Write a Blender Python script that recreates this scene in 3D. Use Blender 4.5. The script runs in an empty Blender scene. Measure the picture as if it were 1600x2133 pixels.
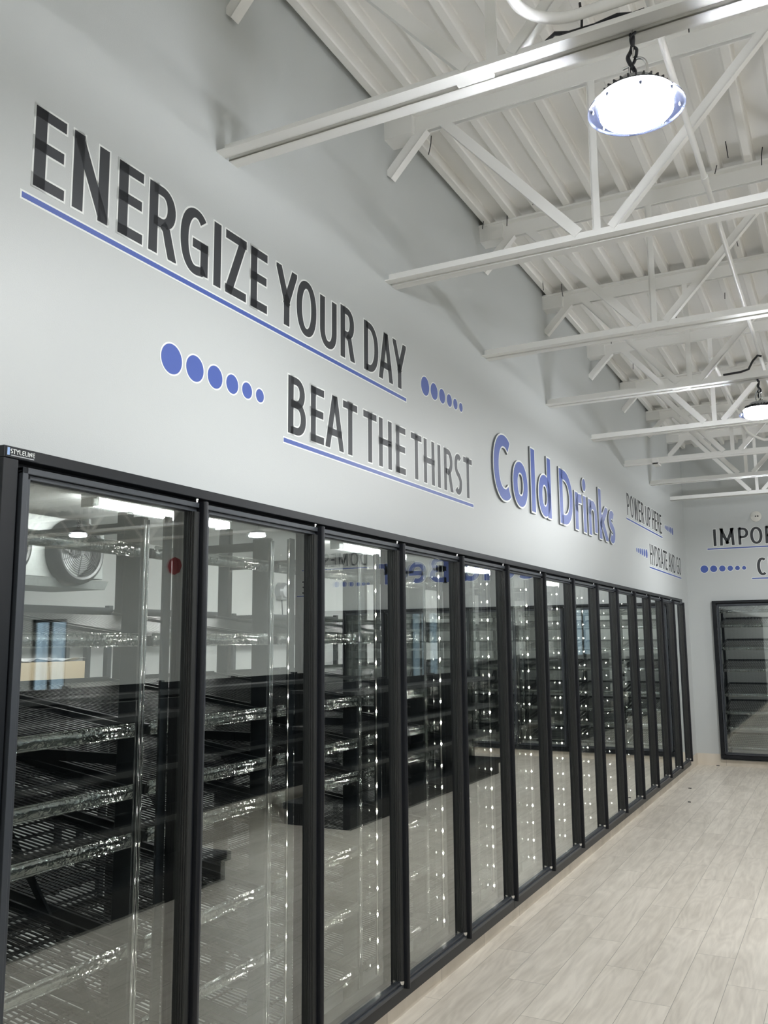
import bpy, bmesh, math, random
from mathutils import Vector, Matrix
random.seed(7)
S = bpy.context.scene
COL = S.collection
PI = math.pi

# ------------------------------------------------------------------ camera, world, exposure
FPX, YAW, PITCH, ROLL = 1842.0, 0.4781, 0.1448, -0.0080
fw = Vector((-math.sin(YAW) * math.cos(PITCH), math.cos(YAW) * math.cos(PITCH), math.sin(PITCH)))
rt = Vector((math.cos(YAW), math.sin(YAW), 0)); up = rt.cross(fw)
c_, s_ = math.cos(ROLL), math.sin(ROLL)
rt, up = c_ * rt + s_ * up, -s_ * rt + c_ * up
cd = bpy.data.cameras.new('camera'); cam = bpy.data.objects.new('camera', cd); COL.objects.link(cam)
cam.matrix_world = Matrix(((rt.x, up.x, -fw.x, 1.9555), (rt.y, up.y, -fw.y, -1.5649), (rt.z, up.z, -fw.z, 1.7018), (0, 0, 0, 1)))
cd.sensor_fit = 'VERTICAL'; cd.sensor_height = 36.0; cd.sensor_width = 27.0
cd.lens = FPX * 36.0 / 2133.0; cd.clip_start = 0.02; cd.clip_end = 100
S.camera = cam
S.view_settings.view_transform = 'Standard'; S.view_settings.look = 'None'
S.view_settings.gamma = 1.0; S.view_settings.use_curve_mapping = False
S.view_settings.exposure = 2.05
S.cycles.max_bounces = 12; S.cycles.diffuse_bounces = 8; S.cycles.glossy_bounces = 5
S.cycles.transparent_max_bounces = 24; S.cycles.sample_clamp_indirect = 6.0
S.cycles.caustics_reflective = False; S.cycles.caustics_refractive = False
LAMP = 105.0        # high-bay lens emission
TUBE = 24.0         # cooler strip lights
LEDS = 45.0         # small door LEDs
w = bpy.data.worlds.new('sky'); S.world = w; w.use_nodes = True
w.node_tree.nodes['Background'].inputs[0].default_value = (0.62, 0.80, 1.0, 1)
w.node_tree.nodes['Background'].inputs[1].default_value = 0.42

# ------------------------------------------------------------------ materials
def mat(name, col, rough=0.5, metal=0.0, spec=0.5, emit=None, estr=0.0, bump=0.0, bscale=200.0, var=0.0, vscale=3.0):
    m = bpy.data.materials.new(name); m.use_nodes = True
    nt = m.node_tree; b = nt.nodes['Principled BSDF']
    b.inputs['Base Color'].default_value = (*col, 1); b.inputs['Roughness'].default_value = rough
    b.inputs['Metallic'].default_value = metal; b.inputs['Specular IOR Level'].default_value = spec
    if emit:
        b.inputs['Emission Color'].default_value = (*emit, 1); b.inputs['Emission Strength'].default_value = estr
    if bump or var:
        tc = nt.nodes.new('ShaderNodeTexCoord')
    if bump:
        n = nt.nodes.new('ShaderNodeTexNoise'); n.inputs['Scale'].default_value = bscale; n.inputs['Detail'].default_value = 3
        bp = nt.nodes.new('ShaderNodeBump'); bp.inputs['Strength'].default_value = bump; bp.inputs['Distance'].default_value = 0.004
        nt.links.new(tc.outputs['Object'], n.inputs['Vector']); nt.links.new(n.outputs['Fac'], bp.inputs['Height'])
        nt.links.new(bp.outputs['Normal'], b.inputs['Normal'])
    if var:
        n = nt.nodes.new('ShaderNodeTexNoise'); n.inputs['Scale'].default_value = vscale; n.inputs['Detail'].default_value = 4
        r = nt.nodes.new('ShaderNodeMapRange'); r.inputs[3].default_value = 1 - var; r.inputs[4].default_value = 1 + var
        mx = nt.nodes.new('ShaderNodeVectorMath'); mx.operation = 'SCALE'; mx.inputs[0].default_value = col
        nt.links.new(tc.outputs['Object'], n.inputs['Vector']); nt.links.new(n.outputs['Fac'], r.inputs[0])
        nt.links.new(r.outputs[0], mx.inputs['Scale']); nt.links.new(mx.outputs[0], b.inputs['Base Color'])
    return m

M = {}
M['wall'] = mat('painted_wall', (0.535, 0.555, 0.55), 0.42, spec=0.3, bump=0.12, bscale=260)
M['ceil'] = mat('white_steel_paint', (0.84, 0.83, 0.80), 0.5, spec=0.3)
M['steel'] = mat('white_joist_paint', (0.84, 0.835, 0.81), 0.45, spec=0.35)
M['doorrail'] = mat('door_rail_aluminium', (0.050, 0.056, 0.065), 0.36, metal=0.2, spec=0.5)  # bluer, lighter than the stile: cool light on front faces put into colour
M['black'] = mat('black_aluminium', (0.007, 0.0085, 0.011), 0.36, spec=0.32)
M['handle'] = mat('handle_black', (0.006, 0.007, 0.010), 0.4, spec=0.4)
M['stile'] = mat('grey_aluminium', (0.045, 0.046, 0.045), 0.38, metal=0.2, spec=0.5)
M['blackplastic'] = mat('black_plastic', (0.010, 0.011, 0.013), 0.36, spec=0.5)
M['rack'] = mat('rack_steel', (0.022, 0.026, 0.030), 0.35, spec=0.5)
M['gondola'] = mat('gondola_black', (0.013, 0.014, 0.015), 0.45, spec=0.4)
M['pricegrey'] = mat('price_edge_grey', (0.10, 0.105, 0.105), 0.35)
M['panel'] = mat('cooler_panel', (0.60, 0.61, 0.60), 0.5, bump=0.2, bscale=60, var=0.04)
M['coolfloor'] = mat('cooler_floor', (0.52, 0.53, 0.52), 0.6, var=0.08)
M['galv'] = mat('galvanised', (0.27, 0.285, 0.28), 0.45, metal=0.4, var=0.22, vscale=40)
M['chrome'] = mat('chrome', (0.75, 0.75, 0.75), 0.16, metal=1.0)
M['ink'] = mat('vinyl_black', (0.036, 0.039, 0.044), 0.5, spec=0.4)
M['white'] = mat('vinyl_white', (0.80, 0.82, 0.80), 0.4)
M['blue'] = mat('vinyl_blue', (0.066, 0.112, 0.385), 0.45, spec=0.45)
M['greyside'] = mat('letter_side', (0.16, 0.17, 0.18), 0.4)
M['cable'] = mat('cable_black', (0.015, 0.016, 0.02), 0.4)
M['lamphousing'] = mat('lamp_housing', (0.035, 0.037, 0.042), 0.4, metal=0.3)
M['lampgrey'] = mat('lamp_cap', (0.35, 0.36, 0.37), 0.4, metal=0.4)
M['lens'] = mat('lamp_lens', (0.9, 0.9, 0.9), 0.4, emit=(0.965, 0.985, 1.0), estr=LAMP)
M['tube'] = mat('tube_lens', (0.9, 0.9, 0.9), 0.4, emit=(1.0, 1.0, 0.97), estr=TUBE)
M['tubedim'] = mat('tube_lens_dim', (0.9, 0.9, 0.9), 0.4, emit=(1.0, 1.0, 0.97), estr=5.0)
M['led'] = mat('led_chip', (0.9, 0.9, 0.9), 0.4, emit=(1.0, 0.97, 0.86), estr=LEDS)
M['sensor'] = mat('sensor_white', (0.72, 0.71, 0.66), 0.4)
M['dark'] = mat('dark_lens', (0.01, 0.01, 0.01), 0.2)
M['card'] = mat('cardboard', (0.46, 0.37, 0.25), 0.75, var=0.08)
M['wrap'] = mat('plastic_wrap', (0.75, 0.75, 0.75), 0.15, spec=0.8)
M['red'] = mat('sign_red', (0.30, 0.012, 0.015), 0.4)
M['logo'] = mat('logo_blue', (0.30, 0.45, 0.75), 0.35)

def rim_mat():
    m = bpy.data.materials.new('lamp_skirt_polycarbonate'); m.use_nodes = True; nt = m.node_tree
    b = nt.nodes['Principled BSDF']; b.inputs['Base Color'].default_value = (0.004, 0.005, 0.010, 1); b.inputs['Roughness'].default_value = 0.25
    t = nt.nodes.new('ShaderNodeBsdfTransparent'); t.inputs[0].default_value = (0.80, 0.84, 0.95, 1)
    mx = nt.nodes.new('ShaderNodeMixShader'); mx.inputs[0].default_value = 0.5
    nt.links.new(b.outputs[0], mx.inputs[1]); nt.links.new(t.outputs[0], mx.inputs[2])
    nt.links.new(mx.outputs[0], nt.nodes['Material Output'].inputs[0]); return m
M['rim'] = rim_mat()

def thin_glass(name, tint, boost):
    """one face of an insulated pane: Schlick reflection of its two surfaces, the rest passes straight on"""
    m = bpy.data.materials.new(name); m.use_nodes = True; nt = m.node_tree; N = nt.nodes; L = nt.links
    N.remove(N['Principled BSDF'])
    g = N.new('ShaderNodeNewGeometry')
    d = N.new('ShaderNodeVectorMath'); d.operation = 'DOT_PRODUCT'; L.new(g.outputs['Normal'], d.inputs[0]); L.new(g.outputs['Incoming'], d.inputs[1])
    def math_(op, a, b=None):
        n = N.new('ShaderNodeMath'); n.operation = op
        for i, v in enumerate((a, b)):
            if v is None: continue
            if isinstance(v, (int, float)): n.inputs[i].default_value = v
            else: L.new(v, n.inputs[i])
        return n.outputs[0]
    c = math_('ABSOLUTE', d.outputs['Value'])
    k = math_('POWER', math_('SUBTRACT', 1.0, c), 5.0)
    F = math_('ADD', math_('MULTIPLY', k, 0.957), 0.043)
    R = math_('DIVIDE', math_('MULTIPLY', F, 2.0), math_('ADD', F, 1.0))
    R = math_('MINIMUM', math_('MULTIPLY', R, boost), 1.0)
    tr = N.new('ShaderNodeBsdfTransparent'); tr.inputs[0].default_value = (*tint, 1)
    gl = N.new('ShaderNodeBsdfGlossy'); gl.inputs['Roughness'].default_value = 0.0; gl.inputs[0].default_value = (0.97, 1.0, 0.985, 1)
    mx = N.new('ShaderNodeMixShader'); L.new(R, mx.inputs[0]); L.new(tr.outputs[0], mx.inputs[1]); L.new(gl.outputs[0], mx.inputs[2])
    L.new(mx.outputs[0], N['Material Output'].inputs[0]); return m
M['glass'] = thin_glass('door_glass', (0.90, 0.925, 0.92), 1.75)

def clear_plastic():
    m = bpy.data.materials.new('clear_plastic'); m.use_nodes = True; nt = m.node_tree; N = nt.nodes; L = nt.links
    N.remove(N['Principled BSDF'])
    tc = N.new('ShaderNodeTexCoord'); nz = N.new('ShaderNodeTexNoise'); nz.inputs['Scale'].default_value = 38; nz.inputs['Detail'].default_value = 2
    bp = N.new('ShaderNodeBump'); bp.inputs['Strength'].default_value = 0.9; bp.inputs['Distance'].default_value = 0.006
    L.new(tc.outputs['Object'], nz.inputs['Vector']); L.new(nz.outputs['Fac'], bp.inputs['Height'])
    tr = N.new('ShaderNodeBsdfTransparent'); tr.inputs[0].default_value = (0.85, 0.88, 0.87, 1)
    gl = N.new('ShaderNodeBsdfGlossy'); gl.inputs['Roughness'].default_value = 0.07; L.new(bp.outputs[0], gl.inputs['Normal'])
    mx = N.new('ShaderNodeMixShader'); mx.inputs[0].default_value = 0.42
    L.new(tr.outputs[0], mx.inputs[1]); L.new(gl.outputs[0], mx.inputs[2]); L.new(mx.outputs[0], N['Material Output'].inputs[0]); return m
M['clear'] = clear_plastic()

def plank_mat(name, light, dark, along='Y', width=0.2, length=1.2, grout=(0.36, 0.33, 0.28), bond=None):
    m = bpy.data.materials.new(name); m.use_nodes = True; nt = m.node_tree; N = nt.nodes; L = nt.links
    b = N['Principled BSDF']; b.inputs['Roughness'].default_value = 0.36; b.inputs['Specular IOR Level'].default_value = 0.35
    tc = N.new('ShaderNodeTexCoord'); sp = N.new('ShaderNodeSeparateXYZ'); L.new(tc.outputs['Object'], sp.inputs[0])
    cb = N.new('ShaderNodeCombineXYZ')
    a, o = (sp.outputs['Y'], sp.outputs['X']) if along == 'Y' else (sp.outputs['X'], sp.outputs['Y'])
    if bond:                                   # third-running bond: every row slides by a fixed amount
        o0, step, a0 = bond
        def mm(op, x, y):
            n = N.new('ShaderNodeMath'); n.operation = op
            for i, v in enumerate((x, y)):
                if isinstance(v, float): n.inputs[i].default_value = v
                else: L.new(v, n.inputs[i])
            return n.outputs[0]
        o = mm('SUBTRACT', o, o0)
        row = mm('FLOOR', mm('DIVIDE', o, float(width)), 0.0)
        a = mm('SUBTRACT', mm('ADD', a, mm('MULTIPLY', row, step)), a0)
    L.new(a, cb.inputs['X']); L.new(o, cb.inputs['Y'])
    br = N.new('ShaderNodeTexBrick'); br.offset = 0.0 if bond else 0.37; br.offset_frequency = 2
    br.inputs['Scale'].default_value = 1.0; br.inputs['Brick Width'].default_value = length; br.inputs['Row Height'].default_value = width
    br.inputs['Mortar Size'].default_value = 0.0016; br.inputs['Mortar Smooth'].default_value = 0.3; br.inputs['Bias'].default_value = 0
    br.inputs['Color1'].default_value = (0, 0, 0, 1); br.inputs['Color2'].default_value = (1, 1, 1, 1); br.inputs['Mortar'].default_value = (0.5, 0.5, 0.5, 1)
    L.new(cb.outputs[0], br.inputs['Vector'])
    # grain: stretched along the plank, shifted for every plank
    wv = N.new('ShaderNodeMath'); wv.operation = 'MULTIPLY'; wv.inputs[1].default_value = 37.0; L.new(br.outputs['Color'], wv.inputs[0])
    mp = N.new('ShaderNodeMapping'); mp.inputs['Scale'].default_value = (0.9, 9.0, 1); L.new(cb.outputs[0], mp.inputs['Vector'])
    n1 = N.new('ShaderNodeTexNoise'); n1.noise_dimensions = '4D'; n1.inputs['Scale'].default_value = 2.2; n1.inputs['Detail'].default_value = 6; n1.inputs['Roughness'].default_value = 0.62; n1.inputs['Distortion'].default_value = 0.6
    L.new(mp.outputs[0], n1.inputs['Vector']); L.new(wv.outputs[0], n1.inputs['W'])
    # cathedral rings from the contours of a slow noise
    mp2 = N.new('ShaderNodeMapping'); mp2.inputs['Scale'].default_value = (0.8, 4.5, 1); L.new(cb.outputs[0], mp2.inputs['Vector'])
    n2 = N.new('ShaderNodeTexNoise'); n2.noise_dimensions = '4D'; n2.inputs['Scale'].default_value = 1.3; n2.inputs['Detail'].default_value = 1.5
    L.new(mp2.outputs[0], n2.inputs['Vector']); L.new(wv.outputs[0], n2.inputs['W'])
    r1 = N.new('ShaderNodeMath'); r1.operation = 'MULTIPLY'; r1.inputs[1].default_value = 85.0; L.new(n2.outputs['Fac'], r1.inputs[0])
    r2 = N.new('ShaderNodeMath'); r2.operation = 'SINE'; L.new(r1.outputs[0], r2.inputs[0])
    r3 = N.new('ShaderNodeMapRange'); r3.inputs[1].default_value = -1; r3.inputs[2].default_value = 1; r3.inputs[3].default_value = -0.05; r3.inputs[4].default_value = 0.05; L.new(r2.outputs[0], r3.inputs[0])
    n3 = N.new('ShaderNodeTexNoise'); n3.inputs['Scale'].default_value = 3.0; n3.inputs['Detail'].default_value = 2; L.new(cb.outputs[0], n3.inputs['Vector'])
    s1 = N.new('ShaderNodeMath'); s1.operation = 'ADD'; L.new(n1.outputs['Fac'], s1.inputs[0]); L.new(r3.outputs[0], s1.inputs[1])
    s2 = N.new('ShaderNodeMath'); s2.operation = 'MULTIPLY_ADD'; s2.inputs[1].default_value = 0.14; L.new(br.outputs['Color'], s2.inputs[0]); L.new(s1.outputs[0], s2.inputs[2])
    s3 = N.new('ShaderNodeMath'); s3.operation = 'MULTIPLY_ADD'; s3.inputs[1].default_value = 0.25; L.new(n3.outputs['Fac'], s3.inputs[0]); L.new(s2.outputs[0], s3.inputs[2])
    cr = N.new('ShaderNodeValToRGB'); e = cr.color_ramp.elements
    e[0].position = 0.42; e[0].color = (*dark, 1); e[1].position = 0.88; e[1].color = (*light, 1)
    L.new(s3.outputs[0], cr.inputs[0])
    mx = N.new('ShaderNodeMix'); mx.data_type = 'RGBA'; L.new(br.outputs['Fac'], mx.inputs[0]); L.new(cr.outputs[0], mx.inputs[6]); mx.inputs[7].default_value = (*grout, 1)
    L.new(mx.outputs[2], b.inputs['Base Color'])
    bp = N.new('ShaderNodeBump'); bp.invert = True; bp.inputs['Strength'].default_value = 0.35; bp.inputs['Distance'].default_value = 0.002
    L.new(br.outputs['Fac'], bp.inputs['Height']); L.new(bp.outputs[0], b.inputs['Normal'])
    return m
M['floor'] = plank_mat('wood_look_tile', (0.82, 0.765, 0.67), (0.57, 0.52, 0.44), bond=(0.095, 0.4, 0.97))

def base_mat(name, uvec):
    m = plank_mat(name, (0.72, 0.66, 0.57), (0.50, 0.45, 0.375), along='Y' if uvec == 'Y' else 'X', width=5.0, length=0.6, grout=(0.30, 0.27, 0.23))
    return m
M['baseL'] = base_mat('base_tile_left', 'Y'); M['baseB'] = base_mat('base_tile_back', 'X')

# ------------------------------------------------------------------ mesh helpers
class MB:
    def __init__(s): s.v = []; s.f = []
    def box(s, x0, x1, y0, y1, z0, z1):
        n = len(s.v)
        s.v += [(x0, y0, z0), (x1, y0, z0), (x1, y1, z0), (x0, y1, z0), (x0, y0, z1), (x1, y0, z1), (x1, y1, z1), (x0, y1, z1)]
        s.f += [tuple(n + i for i in q) for q in ((0, 3, 2, 1), (4, 5, 6, 7), (0, 1, 5, 4), (1, 2, 6, 5), (2, 3, 7, 6), (3, 0, 4, 7))]
        return s
    def bar(s, p, q, wid, hei, ref=(0, 1, 0)):
        p, q = Vector(p), Vector(q); d = (q - p).normalized(); r = Vector(ref)
        a = (r - d * r.dot(d)).normalized(); b = d.cross(a); n = len(s.v)
        for c in (p, q):
            for i, j in ((-1, -1), (1, -1), (1, 1), (-1, 1)):
                s.v.append(tuple(c + a * (i * wid / 2) + b * (j * hei / 2)))
        s.f += [tuple(n + i for i in t) for t in ((0, 3, 2, 1), (4, 5, 6, 7), (0, 1, 5, 4), (1, 2, 6, 5), (2, 3, 7, 6), (3, 0, 4, 7))]
        return s
    def tube(s, pts, r, seg=10, closed=False):
        P = [Vector(p) for p in pts]; n0 = len(s.v); m = len(P); prev = None
        for i, p in enumerate(P):
            if closed: d = (P[(i + 1) % m] - P[i - 1]).normalized()
            else: d = (P[min(i + 1, m - 1)] - P[max(i - 1, 0)]).normalized()
            if prev is None:
                a = d.orthogonal().normalized()
            else:
                a = (prev - d * prev.dot(d)).normalized()
            prev = a; b = d.cross(a)
            rr = r[i] if isinstance(r, (list, tuple)) else r
            for k in range(seg):
                t = 2 * PI * k / seg; s.v.append(tuple(p + a * (rr * math.cos(t)) + b * (rr * math.sin(t))))
        for i in range(m if closed else m - 1):
            j = (i + 1) % m
            for k in range(seg):
                k2 = (k + 1) % seg
                s.f.append((n0 + i * seg + k, n0 + i * seg + k2, n0 + j * seg + k2, n0 + j * seg + k))
        if not closed:
            s.f.append(tuple(n0 + k for k in reversed(range(seg)))); s.f.append(tuple(n0 + (m - 1) * seg + k for k in range(seg)))
        return s
    def lathe(s, prof, seg=40, center=(0, 0, 0), axis='Z'):
        n0 = len(s.v); m = len(prof)
        for r, z in prof:
            for k in range(seg):
                t = 2 * PI * k / seg; a, b = r * math.cos(t), r * math.sin(t)
                q = (a, b, z) if axis == 'Z' else ((z, a, b) if axis == 'X' else (b, z, a))
                s.v.append(tuple(q[i] + center[i] for i in range(3)))
        for i in range(m - 1):
            for k in range(seg):
                k2 = (k + 1) % seg
                s.f.append((n0 + i * seg + k, n0 + i * seg + k2, n0 + (i + 1) * seg + k2, n0 + (i + 1) * seg + k))
        if prof[0][0] > 0: s.f.append(tuple(n0 + k for k in reversed(range(seg))))
        if prof[-1][0] > 0: s.f.append(tuple(n0 + (m - 1) * seg + k for k in range(seg)))
        return s
    def prism(s, poly, a0, a1, axis):
        """polygon extruded along an axis; poly in the two other coordinates in cyclic order"""
        n = len(poly); n0 = len(s.v)
        for a in (a0, a1):
            for p, q in poly:
                s.v.append({'X': (a, p, q), 'Y': (q, a, p), 'Z': (p, q, a)}[axis])
        for i in range(n):
            j = (i + 1) % n; s.f.append((n0 + i, n0 + j, n0 + n + j, n0 + n + i))
        s.f.append(tuple(n0 + i for i in reversed(range(n)))); s.f.append(tuple(n0 + n + i for i in range(n)))
        return s
    def mesh(s, name, m, smooth=False):
        me = bpy.data.meshes.new(name); me.from_pydata(s.v, [], s.f); me.update()
        if smooth:
            for p in me.polygons: p.use_smooth = True
        if m: me.materials.append(M[m] if isinstance(m, str) else m)
        return me
    def obj(s, name, m, parent=None, smooth=False, bevel=0):
        o = bpy.data.objects.new(name, s.mesh(name, m, smooth)); COL.objects.link(o)
        if parent: o.parent = parent
        if bevel:
            b = o.modifiers.new('bevel', 'BEVEL'); b.width = bevel; b.segments = 2; b.limit_method = 'ANGLE'
        if smooth:
            o.data.set_sharp_from_angle(angle=math.radians(40))
        return o

def thing(name, label, cat, loc=(0, 0, 0), rz=0.0, group=None):
    o = bpy.data.objects.new(name, None); COL.objects.link(o); o.empty_display_size = 0.1
    o.location = loc; o.rotation_euler = (0, 0, rz); return tag(o, label, cat, group)
def tag(o, label, cat, group=None):
    o['label'] = label; o['category'] = cat
    if group: o['group'] = group
    return o
def struct(mb, name, m, smooth=False):
    o = mb.obj(name, m, smooth=smooth); o['kind'] = 'structure'; return o
KIDS = {}
def dup(root, loc, rz, label, group=None, cat=None):
    if root not in KIDS:
        KIDS[root] = [(c, list(c.children)) for c in root.children]
    r = root.copy(); COL.objects.link(r); r.location = loc; r.rotation_euler = (0, 0, rz); r['label'] = label
    if group: r['group'] = group
    for ch, gs in KIDS[root]:
        c = ch.copy(); COL.objects.link(c); c.parent = r
        for g in gs:
            d = g.copy(); COL.objects.link(d); d.parent = c
    return r
ORD = ['first', 'second', 'third', 'fourth', 'fifth', 'sixth', 'seventh', 'eighth', 'ninth', 'tenth', 'eleventh', 'twelfth', 'thirteenth', 'fourteenth', 'fifteenth', 'sixteenth']

# ------------------------------------------------------------------ dimensions
P, G = 0.75, 0.024
def yb(i): return i * P + (G if i > 5 else 0) + (G if i > 9 else 0)     # door boundary i of the left bank
YB = 11.46            # back wall
XR, YF = 16.0, -6.5   # right and front walls
ZC = 4.40             # underside of deck ribs
XBACK0 = 0.35         # first door of the back bank
HL = 90 * PI / 180

# ------------------------------------------------------------------ room shell
struct(MB().box(-0.12, XR + 0.12, YF - 0.12, YB + 0.02, -0.12, 0.0), 'floor', 'floor')
wl = MB()
wl.box(-0.12, 0, YF, YB, 2.20, 4.47); wl.box(-0.12, 0, YF, YB, 0, 0.10)
wl.box(-0.12, 0, YF, -0.012, 0.10, 2.20); wl.box(-0.12, 0, 10.58, YB, 0.10, 2.20)
struct(wl, 'wall_left', 'wall')
BX1 = XBACK0 + 8 * P + 0.03
wb = MB()
wb.box(-0.12, XR, YB, YB + 0.12, 2.195, 4.47); wb.box(-0.12, XR, YB, YB + 0.12, 0, 0.085)
wb.box(-0.12, XBACK0 - 0.012, YB, YB + 0.12, 0.085, 2.195); wb.box(BX1 - 0.02, 12.10, YB, YB + 0.12, 0.085, 2.195); wb.box(13.10, XR, YB, YB + 0.12, 0.085, 2.195)
struct(wb, 'wall_back', 'wall')
wr = MB(); wr.box(XR, XR + 0.12, YF, YB, 2.8, 4.47); wr.box(XR, XR + 0.12, YF, YB, 0, 0.3)
for a, b in ((YF, -4), (-1, 2.2), (5.2, 8.6), (11.1, YB)): wr.box(XR, XR + 0.12, a, b, 0.3, 2.8)
struct(wr, 'wall_right', 'wall')
wf = MB(); wf.box(-0.12, XR, YF - 0.12, YF, 2.8, 4.47); wf.box(-0.12, XR, YF - 0.12, YF, 0, 0.3)
for a, b in ((-0.12, 6.1), (6.9, 11.9), (13.0, XR)): wf.box(a, b, YF - 0.12, YF, 0.3, 2.8)
struct(wf, 'wall_front', 'wall')
nwin = 0
for wall, spans in (('R', ((-4, -1), (2.2, 5.2), (8.6, 11.1))), ('F', ((6.1, 6.9), (11.9, 13.0)))):
    for a, b in spans:
        nwin += 1; fr = MB(); n = 4
        for k in range(n):
            t = a + (b - a) * k / (n - 1)
            if wall == 'R': fr.box(XR + 0.02, XR + 0.09, t - 0.03, t + 0.03, 0.3, 2.8)
            else: fr.box(t - 0.03, t + 0.03, YF - 0.09, YF - 0.02, 0.3, 2.8)
        for z in (0.3, 2.74):
            if wall == 'R': fr.box(XR + 0.02, XR + 0.09, a, b, z, z + 0.06)
            else: fr.box(a, b, YF - 0.09, YF - 0.02, z, z + 0.06)
        o = struct(fr, 'window_%d' % nwin, 'stile')
        gl = MB()
        if wall == 'R': gl.box(XR + 0.05, XR + 0.06, a, b, 0.35, 2.75)
        else: gl.box(a, b, YF - 0.06, YF - 0.05, 0.35, 2.75)
        gl.obj('window_glass', 'glass', o)

dr = MB()
for x in (12.10, 12.58, 13.04): dr.box(x, x + 0.06, YB + 0.03, YB + 0.09, 0.085, 2.195)
for z in (0.085, 2.135): dr.box(12.10, 13.10, YB + 0.03, YB + 0.09, z, z + 0.06)
o = struct(dr, 'door_1', 'stile')
MB().box(12.14, 13.06, YB + 0.055, YB + 0.065, 0.12, 2.15).obj('door_glass', 'glass', o)
MB().tube([(12.52, YB + 0.0, 0.95), (12.52, YB - 0.05, 0.95), (12.52, YB - 0.05, 1.25), (12.52, YB + 0.03, 1.25)], 0.012, 8).obj('door_handle', 'chrome', o, smooth=True)

# ribbed steel deck: one profile swept along y
prof = []; x = 0.0; pitch = 0.177
prof.append((0.0, ZC + 0.055))
k = 0
while True:
    c = 0.055 + pitch * k
    if c > XR + 0.05: break
    for dx, dz in ((-0.036, 0.055), (-0.030, 0.049), (-0.024, 0.006), (-0.018, 0.0), (0.018, 0.0), (0.024, 0.006), (0.030, 0.049), (0.036, 0.055)):
        prof.append((c + dx, ZC + dz))
    k += 1
dk = MB()
ys = (YF - 0.05, YB + 0.05)
for yv in ys:
    for px, pz in prof: dk.v.append((px, yv, pz))
np_ = len(prof)
for i in range(np_ - 1): dk.f.append((i, i + 1, np_ + i + 1, np_ + i))
n0 = len(dk.v); dk.box(-0.12, XR + 0.12, YF - 0.1, YB + 0.1, 4.475, 4.55)
o = struct(dk, 'ceiling', 'ceil')

# base tiles
struct(MB().box(0, 0.012, YF, 10.60, 0, 0.097).box(0, 0.012, 10.60, YB, 0, 0.153), 'baseboard_left', 'baseL')
struct(MB().box(0.012, XBACK0 - 0.04, YB - 0.012, YB, 0, 0.153).box(XBACK0 - 0.04, BX1 + 0.01, YB - 0.012, YB, 0, 0.078).box(BX1 + 0.01, XR, YB - 0.012, YB, 0, 0.153), 'baseboard_back', 'baseB')

# cooler rooms behind the glass
cl = MB(); cl.box(-3.22, -3.10, -1.6, 11.3, 0, 2.5); struct(cl, 'wall_cooler_rear', 'panel')
struct(MB().box(-3.1, -0.12, -1.6, -1.48, 0, 2.5), 'wall_cooler_near', 'panel')
struct(MB().box(-3.1, -0.12, 11.18, 11.3, 0, 2.5), 'wall_cooler_far', 'panel')
struct(MB().box(-3.22, -0.12, -1.6, 11.3, 2.5, 2.6), 'ceiling_cooler', 'panel')
struct(MB().box(-3.22, -0.12, -1.6, 11.3, -0.12, 0.0), 'floor_cooler', 'coolfloor')
tr = MB()
tr.box(-3.1, -3.07, -1.48, 11.18, 2.43, 2.5)
struct(tr, 'trim_1', 'panel')
bk = MB(); bk.box(-0.1, BX1 + 0.4, 13.1, 13.2, 0, 2.5); struct(bk, 'wall_backcooler_rear', 'panel')
struct(MB().box(-0.1, 0.0, YB + 0.12, 13.1, 0, 2.5), 'wall_backcooler_left', 'panel')
struct(MB().box(BX1 + 0.3, BX1 + 0.4, YB + 0.12, 13.1, 0, 2.5), 'wall_backcooler_right', 'panel')
struct(MB().box(-0.1, BX1 + 0.4, YB + 0.12, 13.2, 2.5, 2.6), 'ceiling_backcooler', 'panel')
struct(MB().box(-0.1, BX1 + 0.4, YB + 0.02, 13.2, -0.12, 0.0), 'floor_backcooler', 'coolfloor')

# ------------------------------------------------------------------ cooler fronts (local frame: X along the wall, Y into the cooler, Z up)
ZT, ZB = 2.213, 0.098
def front_frame(loc, rz, xs, label, left_end, right_end, gap=G):
    """one casing section; xs are its door boundaries measured from its origin"""
    t = thing('cooler_front_frame', label, 'cooler frame', loc, rz)
    a = xs[0] - (0.03 if left_end else 0.0); b = xs[-1] + (0.06 if right_end else gap - 0.002)
    MB().box(a, b, -0.055, 0.12, ZT - 0.032, ZT).obj('header', 'black', t, bevel=0.002)
    MB().box(a, b, -0.055, 0.12, ZB, ZB + 0.05).obj('sill', 'black', t, bevel=0.002)
    MB().box(a, b, -0.012, 0.10, ZT - 0.052, ZT - 0.032).obj('gasket_channel', 'handle', t)
    MB().box(a, b, -0.012, 0.10, ZB + 0.05, ZB + 0.062).obj('gasket_channel', 'handle', t)
    for i, xv in enumerate(xs):
        last = i == len(xs) - 1
        if i == 0 and left_end: x0, x1, nm = a, xv + 0.018, 'side_jamb'
        elif i == 0: x0, x1, nm = a, xv + 0.035, 'mullion'
        elif last and right_end: x0, x1, nm = xv + 0.024, b, 'side_jamb'
        elif last: x0, x1, nm = xv - 0.02, b, 'mullion'
        else: x0, x1, nm = xv - 0.02, xv + 0.035, 'mullion'
        f = -0.055 if nm == 'side_jamb' else -0.008
        m = MB().box(x0, x1, f, 0.034, ZB + 0.0505, ZT - 0.0325)
        m.obj(nm, 'black', t, bevel=0.002)
    return t

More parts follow.
